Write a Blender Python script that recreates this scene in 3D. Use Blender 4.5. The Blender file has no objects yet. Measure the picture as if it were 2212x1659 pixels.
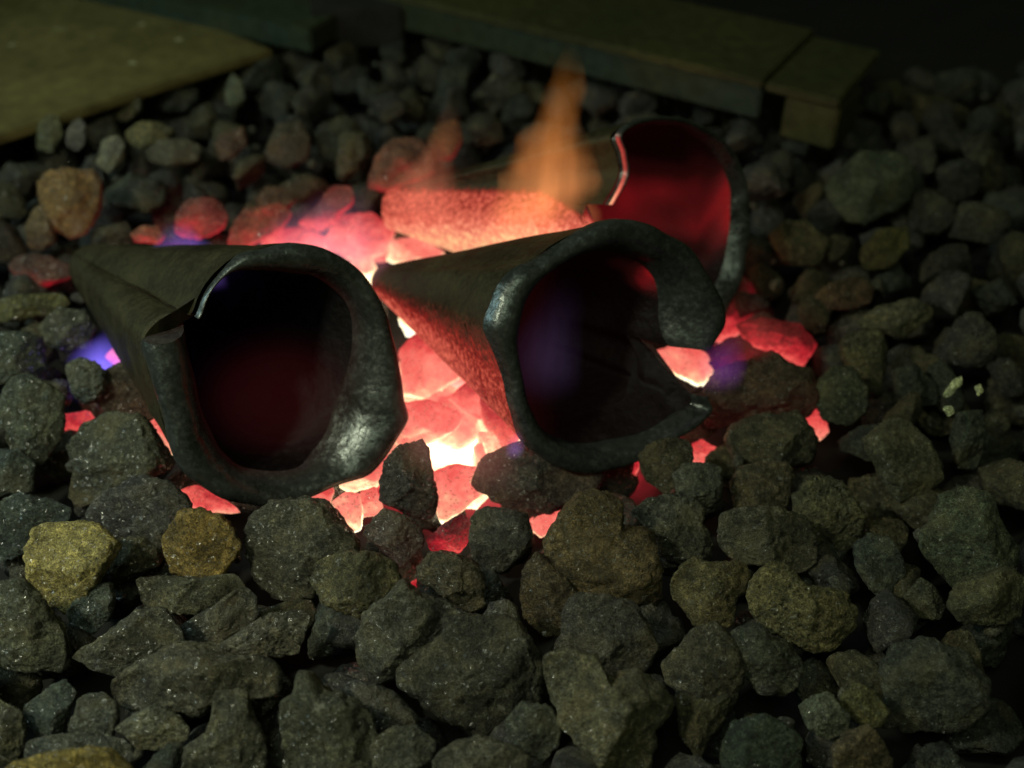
import bpy, bmesh, math, random
from mathutils import Vector, Matrix, noise
import numpy as np

S = bpy.context.scene
COL = S.collection
R = math.radians
random.seed(7)

# ------------------------------------------------------------------ camera, world, lamps, exposure
CAM = Vector((0, 0, .35)); PITCH = R(40); HF = R(50)
W2, H2 = 1106.0, 829.5                       # measuring grid 2212 x 1659
F = W2 / math.tan(HF / 2)
fwd = Vector((0, math.cos(PITCH), -math.sin(PITCH)))
upv = Vector((0, math.sin(PITCH), math.cos(PITCH)))
rgt = Vector((1, 0, 0))

cam = bpy.data.cameras.new('camera'); camo = bpy.data.objects.new('camera', cam); COL.objects.link(camo)
camo.location = CAM; camo.rotation_euler = (math.pi / 2 - PITCH, 0, 0)
cam.angle = HF; cam.clip_start = .01; cam.clip_end = 60
cam.dof.use_dof = True; cam.dof.focus_distance = .44; cam.dof.aperture_fstop = 6.0
S.camera = camo

w = bpy.data.worlds.new('World'); S.world = w; w.use_nodes = True
w.node_tree.nodes['Background'].inputs[0].default_value = (.70, .85, .34, 1)
w.node_tree.nodes['Background'].inputs[1].default_value = .032

def area(name, loc, target, size, energy, color, sy=None, spread=180):
    l = bpy.data.lights.new(name, 'AREA'); l.energy = energy; l.color = color; l.size = size
    l.spread = R(spread)
    if sy: l.shape = 'RECTANGLE'; l.size_y = sy
    o = bpy.data.objects.new(name, l); COL.objects.link(o); o.location = loc
    o.rotation_euler = (Vector(target) - Vector(loc)).to_track_quat('-Z', 'Y').to_euler()
    return o
area('workshop_lamp', (-.46, .10, .60), (-.16, .27, 0), .07, .72, (1.0, 1.0, .74), spread=100)
area('rim_sheen_fill', (-.12, -.22, 1.0), (-.05, .5, 0), .30, 1.3, (.86, 1.0, .72))  # added soft fill above the camera, gives the cone rims their sheen
area('window_light', (-.70, .40, .42), (-.15, .33, 0), .12, 1.15, (.62, .92, .95), .34)

S.view_settings.view_transform = 'Standard'; S.view_settings.look = 'None'
S.view_settings.exposure = 0; S.view_settings.gamma = 1
S.render.engine = 'CYCLES'
S.cycles.use_denoising = True
S.cycles.max_bounces = 6; S.cycles.volume_bounces = 0
S.cycles.sample_clamp_indirect = 4

# ------------------------------------------------------------------ measuring helpers
def ray(px, py):
    return fwd + rgt * ((px - W2) / F) + upv * ((H2 - py) / F)
def P(px, py, z=0.0):
    d = ray(px, py); return CAM + d * ((z - CAM.z) / d.z)
def PL(px, py, c, n):
    d = ray(px, py); return CAM + d * ((c - CAM).dot(n) / d.dot(n))
def proj(p):
    v = p - CAM; d = v.dot(fwd)
    return (W2 + F * v.dot(rgt) / d, H2 - F * v.dot(upv) / d, d)
def inside(x, y, poly):
    c = False; j = len(poly) - 1
    for i in range(len(poly)):
        xi, yi = poly[i]; xj, yj = poly[j]
        if (yi > y) != (yj > y) and x < (xj - xi) * (y - yi) / (yj - yi) + xi: c = not c
        j = i
    return c

# ------------------------------------------------------------------ materials
def mat(name):
    m = bpy.data.materials.new(name); m.use_nodes = True
    nt = m.node_tree; nt.nodes.clear()
    out = nt.nodes.new('ShaderNodeOutputMaterial')
    return m, nt, out
def N(nt, t, **k):
    n = nt.nodes.new(t)
    for a, b in k.items(): setattr(n, a, b)
    return n
def L(nt, a, b): nt.links.new(a, b)
def ramp(nt, fac, stops, interp='LINEAR'):
    r = N(nt, 'ShaderNodeValToRGB'); cr = r.color_ramp; cr.interpolation = interp
    while len(cr.elements) < len(stops): cr.elements.new(.5)
    for e, (p, c) in zip(cr.elements, stops):
        e.position = p; e.color = c if len(c) == 4 else (*c, 1)
    L(nt, fac, r.inputs[0]); return r.outputs[0]
def math_(nt, op, a, b=None, c=None, clamp=False):
    n = N(nt, 'ShaderNodeMath', operation=op, use_clamp=clamp)
    for i, v in enumerate((a, b, c)):
        if v is None: continue
        if isinstance(v, (int, float)): n.inputs[i].default_value = v
        else: L(nt, v, n.inputs[i])
    return n.outputs[0]
def tex_noise(nt, vec, scale, detail=4, rough=.55):
    n = N(nt, 'ShaderNodeTexNoise'); n.inputs['Scale'].default_value = scale
    n.inputs['Detail'].default_value = detail; n.inputs['Roughness'].default_value = rough
    L(nt, vec, n.inputs['Vector']); return n.outputs['Fac']
def tex_vor(nt, vec, scale, out='Distance', feature='F1'):
    n = N(nt, 'ShaderNodeTexVoronoi', feature=feature); n.inputs['Scale'].default_value = scale
    L(nt, vec, n.inputs['Vector']); return n.outputs[out]
def mixc(nt, f, a, b, mode='MIX'):
    n = N(nt, 'ShaderNodeMix', data_type='RGBA', blend_type=mode)
    for i, v in ((0, f), (6, a), (7, b)):
        if isinstance(v, (int, float)): n.inputs[i].default_value = v
        elif isinstance(v, tuple): n.inputs[i].default_value = (*v, 1) if len(v) == 3 else v
        else: L(nt, v, n.inputs[i])
    return n.outputs[2]
def rng(nt, v, a, b, c=0., d=1.):
    n = N(nt, 'ShaderNodeMapRange'); L(nt, v, n.inputs[0])
    for i, x in enumerate((a, b, c, d)): n.inputs[i + 1].default_value = x
    return n.outputs[0]

HEAT = [(0, (0, 0, 0)), (.16, (.012, .0005, .001)), (.30, (.10, .003, .006)), (.45, (.46, .014, .024)), (.57, (.82, .085, .075)),
        (.70, (1.0, .22, .165)), (.82, (1.0, .48, .27)), (.92, (1.0, .80, .42)), (1, (1, .97, .75))]

def coke_material(porous=False):
    m, nt, out = mat('porous_coke' if porous else 'coke')
    tc = N(nt, 'ShaderNodeTexCoord'); oi = N(nt, 'ShaderNodeObjectInfo')
    add = N(nt, 'ShaderNodeVectorMath', operation='MULTIPLY_ADD')
    L(nt, oi.outputs['Random'], add.inputs[0]); add.inputs[1].default_value = (3.1, 7.7, 5.3); L(nt, tc.outputs['Object'], add.inputs[2])
    v = add.outputs[0]
    n1 = tex_noise(nt, v, 60, 5); n2 = tex_noise(nt, v, 420, 5, .7); n3 = tex_noise(nt, v, 1500, 3, .7)
    nmid = tex_noise(nt, v, 150, 4, .65)
    grey = ramp(nt, n2, [(.28, (.026, .026, .023)), (.52, (.078, .078, .068)), (.74, (.19, .187, .16))])
    tint = mixc(nt, 1., grey, oi.outputs['Color'], 'MULTIPLY')
    blot = ramp(nt, math_(nt, 'ADD', math_(nt, 'MULTIPLY', n1, .5), math_(nt, 'MULTIPLY', nmid, .5)), [(.36, (.50, .52, .56)), (.5, (1, 1, 1)), (.62, (1.5, 1.45, 1.3))])
    tint = mixc(nt, 1., tint, blot, 'MULTIPLY')
    tint = mixc(nt, 1., tint, ramp(nt, n3, [(.38, (.45, .45, .45)), (.5, (1, 1, 1)), (.62, (1.75, 1.75, 1.75))]), 'MULTIPLY')
    # rusty / ashy patches of their own
    pm = rng(nt, n1, .52, .68)
    ash = mixc(nt, math_(nt, 'MULTIPLY', pm, .40), tint, (.15, .125, .065))
    wp = rng(nt, tex_noise(nt, v, 95, 3), .70, .76)
    ash = mixc(nt, math_(nt, 'MULTIPLY', wp, .6), ash, (.34, .34, .26))
    por = tex_vor(nt, v, 430 if porous else 700)
    pit = rng(nt, por, .10, .42 if porous else .30)
    gate = rng(nt, tex_noise(nt, v, 130, 2), .42 if porous else .56, .60 if porous else .66)
    pit2 = math_(nt, 'MAXIMUM', pit, math_(nt, 'SUBTRACT', 1., gate))
    base = mixc(nt, 1., ash, mixc(nt, pit2, (.45, .45, .45), (1, 1, 1)), 'MULTIPLY')
    # crystalline glints
    cell = tex_vor(nt, v, 950, 'Color')
    sep = N(nt, 'ShaderNodeSeparateColor'); L(nt, cell, sep.inputs[0])
    gl = rng(nt, sep.outputs[0], .84, .86)
    b = N(nt, 'ShaderNodeBsdfPrincipled')
    L(nt, base, b.inputs['Base Color'])
    b.inputs['Roughness'].default_value = .72; b.inputs['Specular IOR Level'].default_value = .35
    L(nt, gl, b.inputs['Coat Weight']); b.inputs['Coat Roughness'].default_value = .26; b.inputs['Coat IOR'].default_value = 3.6
    h = math_(nt, 'ADD', math_(nt, 'ADD', math_(nt, 'MULTIPLY', n2, .9), math_(nt, 'MULTIPLY', n3, .95)), math_(nt, 'MULTIPLY', nmid, 1.6))
    h = math_(nt, 'ADD', h, math_(nt, 'MULTIPLY', pit2, .9 if porous else .55))
    h = math_(nt, 'ADD', h, math_(nt, 'MULTIPLY', sep.outputs[1], .35))
    bp = N(nt, 'ShaderNodeBump'); bp.inputs['Strength'].default_value = .9; bp.inputs['Distance'].default_value = .0017
    L(nt, h, bp.inputs['Height'])
    tl = N(nt, 'ShaderNodeVectorMath', operation='SUBTRACT'); L(nt, cell, tl.inputs[0]); tl.inputs[1].default_value = (.5, .5, .5)
    tg = N(nt, 'ShaderNodeVectorMath', operation='SCALE'); L(nt, tl.outputs[0], tg.inputs[0]); L(nt, math_(nt, 'MULTIPLY', gl, 1.6), tg.inputs['Scale'])
    ta = N(nt, 'ShaderNodeVectorMath', operation='ADD'); L(nt, bp.outputs[0], ta.inputs[0]); L(nt, tg.outputs[0], ta.inputs[1])
    tn = N(nt, 'ShaderNodeVectorMath', operation='NORMALIZE'); L(nt, ta.outputs[0], tn.inputs[0]); L(nt, tn.outputs[0], b.inputs['Coat Normal']); L(nt, bp.outputs[0], b.inputs['Normal'])
    # temperature of the lump
    at = N(nt, 'ShaderNodeAttribute', attribute_type='OBJECT', attribute_name='heat')
    geo = N(nt, 'ShaderNodeNewGeometry'); sx = N(nt, 'ShaderNodeSeparateXYZ'); L(nt, geo.outputs['Position'], sx.inputs[0])
    deep = rng(nt, sx.outputs[2], .012, -.026, -.10, .22)
    ht = at.outputs['Fac']
    on = rng(nt, ht, .02, .30)
    hh = math_(nt, 'ADD', math_(nt, 'ADD', ht, deep), math_(nt, 'MULTIPLY', math_(nt, 'SUBTRACT', n1, .5), .38))
    hh = math_(nt, 'ADD', hh, math_(nt, 'MULTIPLY', math_(nt, 'SUBTRACT', n2, .5), .16))
    nz_ = N(nt, 'ShaderNodeSeparateXYZ'); L(nt, geo.outputs['Normal'], nz_.inputs[0])
    hh = math_(nt, 'ADD', hh, rng(nt, nz_.outputs[2], .9, -.2, -.05, .16))
    hh = math_(nt, 'MULTIPLY', hh, on, clamp=True)
    em = ramp(nt, hh, HEAT)
    L(nt, em, b.inputs['Emission Color']); L(nt, rng(nt, hh, .75, 1., 1.0, 2.6), b.inputs['Emission Strength'])
    L(nt, b.outputs[0], out.inputs[0]); return m

def steel_material(name, rough, base, bump, emit_nodes=None, speck=.5):
    m, nt, out = mat(name)
    tc = N(nt, 'ShaderNodeTexCoord'); v = tc.outputs['Object']
    n1 = tex_noise(nt, v, 55, 4); n2 = tex_noise(nt, v, 380, 5, .72)
    b = N(nt, 'ShaderNodeBsdfPrincipled')
    c = ramp(nt, math_(nt, 'ADD', math_(nt, 'MULTIPLY', n1, .5), math_(nt, 'MULTIPLY', n2, .5)),
             [(.36, tuple(x * .5 for x in base)), (.5, base), (.64, tuple(x * 1.6 for x in base))])
    L(nt, c, b.inputs['Base Color']); b.inputs['Metallic'].default_value = .65
    L(nt, math_(nt, 'ADD', rng(nt, n1, .3, .7, rough - .08, rough + .10), rng(nt, n2, .5, .66, 0, .25)), b.inputs['Roughness'])
    h = math_(nt, 'ADD', math_(nt, 'MULTIPLY', n1, 3.0), math_(nt, 'MULTIPLY', n2, speck))
    bp = N(nt, 'ShaderNodeBump'); bp.inputs['Strength'].default_value = .8; bp.inputs['Distance'].default_value = bump
    L(nt, h, bp.inputs['Height']); L(nt, bp.outputs[0], b.inputs['Normal'])
    if emit_nodes: emit_nodes(nt, b, n1, n2)
    L(nt, b.outputs[0], out.inputs[0]); return m

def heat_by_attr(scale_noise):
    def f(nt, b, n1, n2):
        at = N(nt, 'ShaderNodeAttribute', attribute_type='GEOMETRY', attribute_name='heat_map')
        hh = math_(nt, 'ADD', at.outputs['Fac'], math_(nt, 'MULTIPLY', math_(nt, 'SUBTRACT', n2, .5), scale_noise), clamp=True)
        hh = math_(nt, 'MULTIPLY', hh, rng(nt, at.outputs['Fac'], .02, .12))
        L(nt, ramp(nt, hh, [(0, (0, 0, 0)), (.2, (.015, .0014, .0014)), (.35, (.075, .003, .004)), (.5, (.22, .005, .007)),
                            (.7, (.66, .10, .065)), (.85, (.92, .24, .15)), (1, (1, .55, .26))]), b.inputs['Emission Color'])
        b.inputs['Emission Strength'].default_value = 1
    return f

M = {}
M['coke'] = coke_material(); M['porous'] = coke_material(True)
M['scale'] = steel_material('scaled_steel', .62, (.050, .044, .020), .0009, heat_by_attr(.95), .7)
M['lip'] = steel_material('forged_steel_rim', .29, (.080, .092, .087), .0008, heat_by_attr(.05), .12)
M['bore'] = steel_material('hot_steel_bore', .62, (.009, .008, .009), .0012, heat_by_attr(.06), .4)

def simple(name, c1, c2, scale, rough, metallic=0, bump=.001, spots=None):
    m, nt, out = mat(name)
    tc = N(nt, 'ShaderNodeTexCoord'); v = tc.outputs['Object']
    n1 = tex_noise(nt, v, scale, 5, .6); n2 = tex_noise(nt, v, scale * 9, 4, .6)
    c = mixc(nt, rng(nt, n1, .35, .65), c1, c2)
    c = mixc(nt, .5, c, mixc(nt, 1., c, ramp(nt, n2, [(.3, (.4, .4, .4)), (.7, (1.6, 1.6, 1.6))]), 'MULTIPLY'))
    if spots:
        d = tex_vor(nt, v, spots[0])
        g = rng(nt, tex_noise(nt, v, 14, 2), .42, .52)
        c = mixc(nt, math_(nt, 'MULTIPLY', rng(nt, d, .15, .09), g), c, spots[1])
    b = N(nt, 'ShaderNodeBsdfPrincipled'); L(nt, c, b.inputs['Base Color'])
    b.inputs['Roughness'].default_value = rough; b.inputs['Metallic'].default_value = metallic
    bp = N(nt, 'ShaderNodeBump'); bp.inputs['Distance'].default_value = bump; bp.inputs['Strength'].default_value = .7
    L(nt, math_(nt, 'ADD', n1, n2), bp.inputs['Height']); L(nt, bp.outputs[0], b.inputs['Normal'])
    L(nt, b.outputs[0], out.inputs[0]); return m
M['plate'] = simple('rusty_plate', (.13, .105, .034), (.21, .175, .06), 9, .6, .1, .0012, (38, (.45, .41, .22)))
M['bar'] = simple('old_steel_bar', (.050, .056, .022), (.085, .082, .028), 12, .5, .3, .001)
M['teal_lit_bar'] = simple('teal_lit_steel', (.030, .055, .040), (.050, .055, .025), 12, .45, .2, .001)  # steel with the blue green light on it mixed into its colour
M['hearth'] = simple('hearth_floor', (.30, .31, .07), (.44, .42, .13), 5, .8, 0, .003)
M['ashbed'] = simple('coke_dust', (.012, .011, .010), (.025, .022, .018), 50, .95, 0, .003)

# ------------------------------------------------------------------ object helpers
def obj(name, me, material=None, parent=None):
    o = bpy.data.objects.new(name, me); COL.objects.link(o)
    if material is not None and len(me.materials) == 0: me.materials.append(material)
    if parent: o.parent = parent
    return o
def tag(o, label=None, cat=None, group=None, kind=None):
    if label: o['label'] = label
    if cat: o['category'] = cat
    if group: o['group'] = group
    if kind: o['kind'] = kind
    return o
def mesh_np(name, verts, faces, smooth=True):
    me = bpy.data.meshes.new(name); me.from_pydata([tuple(v) for v in verts], [], faces)
    if smooth: me.shade_smooth()
    me.update(); return me

_ico = {}
def ico(sub):
    if sub not in _ico:
        bm = bmesh.new(); bmesh.ops.create_icosphere(bm, subdivisions=sub, radius=1)
        bm.verts.ensure_lookup_table()
        _ico[sub] = (np.array([v.co[:] for v in bm.verts]), [tuple(v.index for v in f.verts) for f in bm.faces]); bm.free()
    return _ico[sub]

# ------------------------------------------------------------------ lumps
def roughen(pts, r, rnd, amp=.16, pore=False):
    off = Vector((rnd.random() * 50, rnd.random() * 50, rnd.random() * 50))
    cen = pts.mean(0); out = pts.copy()
    f1 = 1.25 / r; f2 = 5.5 / r; f3 = 14 / r
    for i, p in enumerate(pts):
        q = Vector(p)
        d = p - cen; ln = np.linalg.norm(d) + 1e-9
        a = noise.noise(q * f1 + off) * amp * .8
        rid = 1 - abs(noise.noise(q * f2 * .6 + off * 1.3)) * 2
        a += noise.fractal(q * f2 + off * 2, .8, 2.1, 4) * amp * .42 + rid * amp * .14
        b = noise.noise(q * f3 + off * 3)
        a -= max(0, b - .18) * amp * (1.3 if pore else .45)
        a -= max(0, .09 - abs(noise.noise(q * f1 * 1.7 + off * 5))) * amp * 2.6   # splits
        out[i] = p + d / ln * (a * r)
    return out

def facet(pts, rnd, k, lo=.62, hi=.92, rad=1., front=None):
    for _ in range(k):
        n = np.array([rnd.gauss(0, 1) for _ in range(3)])
        if front is not None: n += front * 1.5
        n /= np.linalg.norm(n)
        ext = (pts @ n).max(); h = ext * rnd.uniform(lo, hi)
        d = pts @ n - h
        pts = pts - np.outer(np.maximum(d, 0) * .95, n)
    return pts

RC = np.array(rgt[:]); UC = np.array(upv[:]); TC = -np.array(fwd[:])
def traced_lump(name, poly, z, label, heat=0., tint=(1, 1, 1), sub=5, porous=False, thick=.80, cat='coke lump', group=None, seed=None, amp=.14, grow=1.07):
    rnd = random.Random(seed if seed is not None else hash((int(poly[0][0]), int(poly[0][1]), len(poly))))
    xs = [p[0] for p in poly]; ys = [p[1] for p in poly]
    A = 0; cx = 0; cy = 0
    for i in range(len(poly)):
        x0, y0 = poly[i]; x1, y1 = poly[(i + 1) % len(poly)]; c = x0 * y1 - x1 * y0
        A += c; cx += (x0 + x1) * c; cy += (y0 + y1) * c
    cx /= 3 * A; cy /= 3 * A
    C = P(cx, cy, z); d = proj(C)[2]; px = d / F
    nn = 180; rad = np.zeros(nn)
    for k in range(nn):                              # outline radius around the centre
        th = 2 * math.pi * k / nn; ux, uy = math.cos(th), math.sin(th); best = 0
        for i in range(len(poly)):
            x0, y0 = poly[i][0] - cx, -(poly[i][1] - cy); x1, y1 = poly[(i + 1) % len(poly)][0] - cx, -(poly[(i + 1) % len(poly)][1] - cy)
            ex, ey = x1 - x0, y1 - y0; den = ux * ey - uy * ex
            if abs(den) < 1e-9: continue
            t = (x0 * ey - y0 * ex) / den; s = (x0 * uy - y0 * ux) / den
            if t > 0 and -1e-6 <= s <= 1 + 1e-6: best = max(best, t)
        rad[k] = best
    ker = np.array([1, 2, 3, 2, 1.]); ker /= ker.sum()
    rad = np.convolve(np.concatenate([rad[-2:], rad, rad[:2]]), ker, 'valid') * grow
    V, Fc = ico(sub)
    th = np.arctan2(V[:, 1], V[:, 0]) % (2 * math.pi)
    rr = np.interp(th, np.linspace(0, 2 * math.pi, nn + 1), np.append(rad, rad[0])) * px
    rho = np.sqrt(V[:, 0] ** 2 + V[:, 1] ** 2) ** .82
    mean = rad.mean() * px
    T = min(mean, rad.min() * px * 1.6) * thick * 1.12
    L_ = np.stack([rho * rr * np.cos(th), rho * rr * np.sin(th), np.sign(V[:, 2]) * np.abs(V[:, 2]) ** .9 * T], 1)
    # facets only on the faces that look to or from the camera, so the outline stays
    for _ in range(11):
        n = np.array([rnd.gauss(0, .55), rnd.gauss(0, .55), rnd.choice((1, 1, 1, -1))]); n /= np.linalg.norm(n)
        h = (L_ @ n).max() * rnd.uniform(.46, .80)
        dd = np.maximum(L_ @ n - h, 0) * (np.abs(V[:, 2]) ** .5)
        L_ = L_ - np.outer(dd * .97, n)
    L_ = roughen(L_, mean, rnd, amp, porous)
    Wd = np.outer(L_[:, 0], RC) + np.outer(L_[:, 1], UC) + np.outer(L_[:, 2], TC)
    me = mesh_np(name, Wd, Fc)
    o = obj(name, me, M['porous'] if porous else M['coke'])
    o.location = C; o.color = (*tint, 1); o['heat'] = float(heat)
    tag(o, label, cat, group)
    return o

BASES = []
for s in range(14):
    rnd = random.Random(100 + s)
    V, Fc = ico(4)
    pts = V * np.array([1.0, rnd.uniform(.72, .95), rnd.uniform(.62, .88)])
    pts = facet(pts, rnd, 12, .50, .86)
    pts = roughen(pts, 1., rnd, .16, s % 4 == 0)
    me = mesh_np('coke_lump', pts * .017, Fc); me.materials.append(M['porous'] if s % 4 == 0 else M['coke']); BASES.append(me)

# ================================================================== THE SETTING
def poly_slab(name, top, thick, material, bevel=.0015):
    """slab under a list of top points (world)"""
    bm = bmesh.new()
    t = [bm.verts.new(p) for p in top]; b = [bm.verts.new(Vector(p) - Vector((0, 0, thick))) for p in top]
    bm.faces.new(t); bm.faces.new(b[::-1])
    for i in range(len(t)):
        j = (i + 1) % len(t); bm.faces.new((t[j], t[i], b[i], b[j]))
    bmesh.ops.recalc_face_normals(bm, faces=bm.faces)
    if bevel: bmesh.ops.bevel(bm, geom=bm.edges[:], offset=bevel, segments=2, affect='EDGES')
    me = bpy.data.meshes.new(name); bm.to_mesh(me); bm.free()
    return me

me = mesh_np('hearth_floor', [(-6, -3, -.062), (6, -3, -.062), (6, 14, -.062), (-6, 14, -.062)], [(0, 1, 2, 3)], False)
tag(obj('hearth_floor', me, M['hearth']), kind='structure')

# bed of dust and embers below the lumps (slightly uneven sheet), hotter towards the tuyere
HOT = P(1010, 905, -.03)
def emberbed():
    m, nt, out = mat('ember_bed')
    geo = N(nt, 'ShaderNodeNewGeometry')
    sub = N(nt, 'ShaderNodeVectorMath', operation='SUBTRACT'); L(nt, geo.outputs['Position'], sub.inputs[0]); sub.inputs[1].default_value = HOT
    sc = N(nt, 'ShaderNodeVectorMath', operation='MULTIPLY'); L(nt, sub.outputs[0], sc.inputs[0]); sc.inputs[1].default_value = (.62, 1.0, 0)
    ln = N(nt, 'ShaderNodeVectorMath', operation='LENGTH'); L(nt, sc.outputs[0], ln.inputs[0])
    tcn = tex_noise(nt, geo.outputs['Position'], 45, 3)
    h = rng(nt, ln.outputs['Value'], .012, .088, 1.0, 0.)
    hh = math_(nt, 'ADD', h, math_(nt, 'MULTIPLY', math_(nt, 'SUBTRACT', tcn, .5), .35), clamp=True)
    hh = math_(nt, 'MULTIPLY', hh, rng(nt, h, .0, .12))
    b = N(nt, 'ShaderNodeBsdfPrincipled'); b.inputs['Base Color'].default_value = (.008, .008, .007, 1); b.inputs['Roughness'].default_value = .95
    L(nt, ramp(nt, hh, HEAT), b.inputs['Emission Color']); L(nt, rng(nt, hh, .55, 1., 1.2, 5.5), b.inputs['Emission Strength'])
    L(nt, b.outputs[0], out.inputs[0]); return m
M['emberbed'] = emberbed()
n = 90; vs = []; fs = []
for j in range(n + 1):
    for i in range(n + 1):
        x = -.75 + 1.5 * i / n; y = .12 + 1.25 * j / n
        vs.append((x, y, -.038 + .006 * noise.noise(Vector((x * 30, y * 30, 0)))))
for j in range(n):
    for i in range(n):
        a = j * (n + 1) + i; fs.append((a, a + 1, a + n + 2, a + n + 1))
tag(obj('ember_bed', mesh_np('ember_bed', vs, fs), M['emberbed']), 'bed of coke dust glowing yellow white under the middle of the fire', 'ember bed', kind='stuff')

# steel plate at the upper left
pl = [P(-700, 560, .02), P(-30, 302, .02), P(300, 196, .02), P(590, 106, .02), P(470, 60, .02), P(100, -45, .02), P(-700, -120, .02)]
plate = obj('steel_plate', poly_slab('steel_plate', pl, .007, M['plate']), M['plate'])
tag(plate, 'flat olive brown steel plate with pale specks at the upper left edge of the fire', 'metal plate')

def bar_between(name, a_top, b_top, width, height, mtl, parent=None, bevel=.0015):
    a, b = Vector(a_top), Vector(b_top); d = (b - a).normalized(); s = Vector((-d.y, d.x, 0))
    if s.y < 0: s = -s
    me = poly_slab(name, [a, b, b + s * width, a + s * width], height, mtl, bevel)
    return obj(name, me, mtl, parent)
# bar behind the plate, teal light put into its colour
a = P(-60, -90, .035); b = P(668, 66, .035)
g = bar_between('steel_bar', a, b, .055, .018, M['teal_lit_bar'])
tag(g, 'steel bar in blue green light lying behind the steel plate at the top left', 'metal bar')
# long beam from the top centre to the right
beam = bpy.data.objects.new('steel_beam', None); COL.objects.link(beam); beam.location = P(1200, 110, .03)
tag(beam, 'long olive steel angle beam across the back of the coke bed', 'metal beam')
def child(o):
    o.parent = beam; o.matrix_parent_inverse = Matrix.Translation(-beam.location); return o
A1 = P(664, -58, .045); B1 = P(1648, 176, .045)
child(bar_between('top_flange', A1, B1, .10, .006, M['bar']))
d = (B1 - A1).normalized(); s = Vector((-d.y, d.x, 0))
web = bar_between('front_web', A1 + Vector((0, 0, -.0062)) + s * .001, B1 + Vector((0, 0, -.0062)) + s * .001, .006, .021, M['teal_lit_bar'])
child(web)
# block at its end, set back from the flange end
B2 = B1 + d * .0; e0 = B1 + d * .001 + s * .022
child(bar_between('end_cap', B1 + d * .0005 + s * .003 - Vector((0, 0, .002)), B1 + d * .05 + s * .003 - Vector((0, 0, .002)), .09, .006, M['bar']))
child(bar_between('end_block', P(1698, 203, .0365), P(1815, 234, .0365), .04, .030, M['bar']))
# dark post end at the left end of the beam
child(bar_between('left_bracket', P(672, 28, .037), P(868, 16, .037), .05, .03, M['ashbed']))

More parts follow.
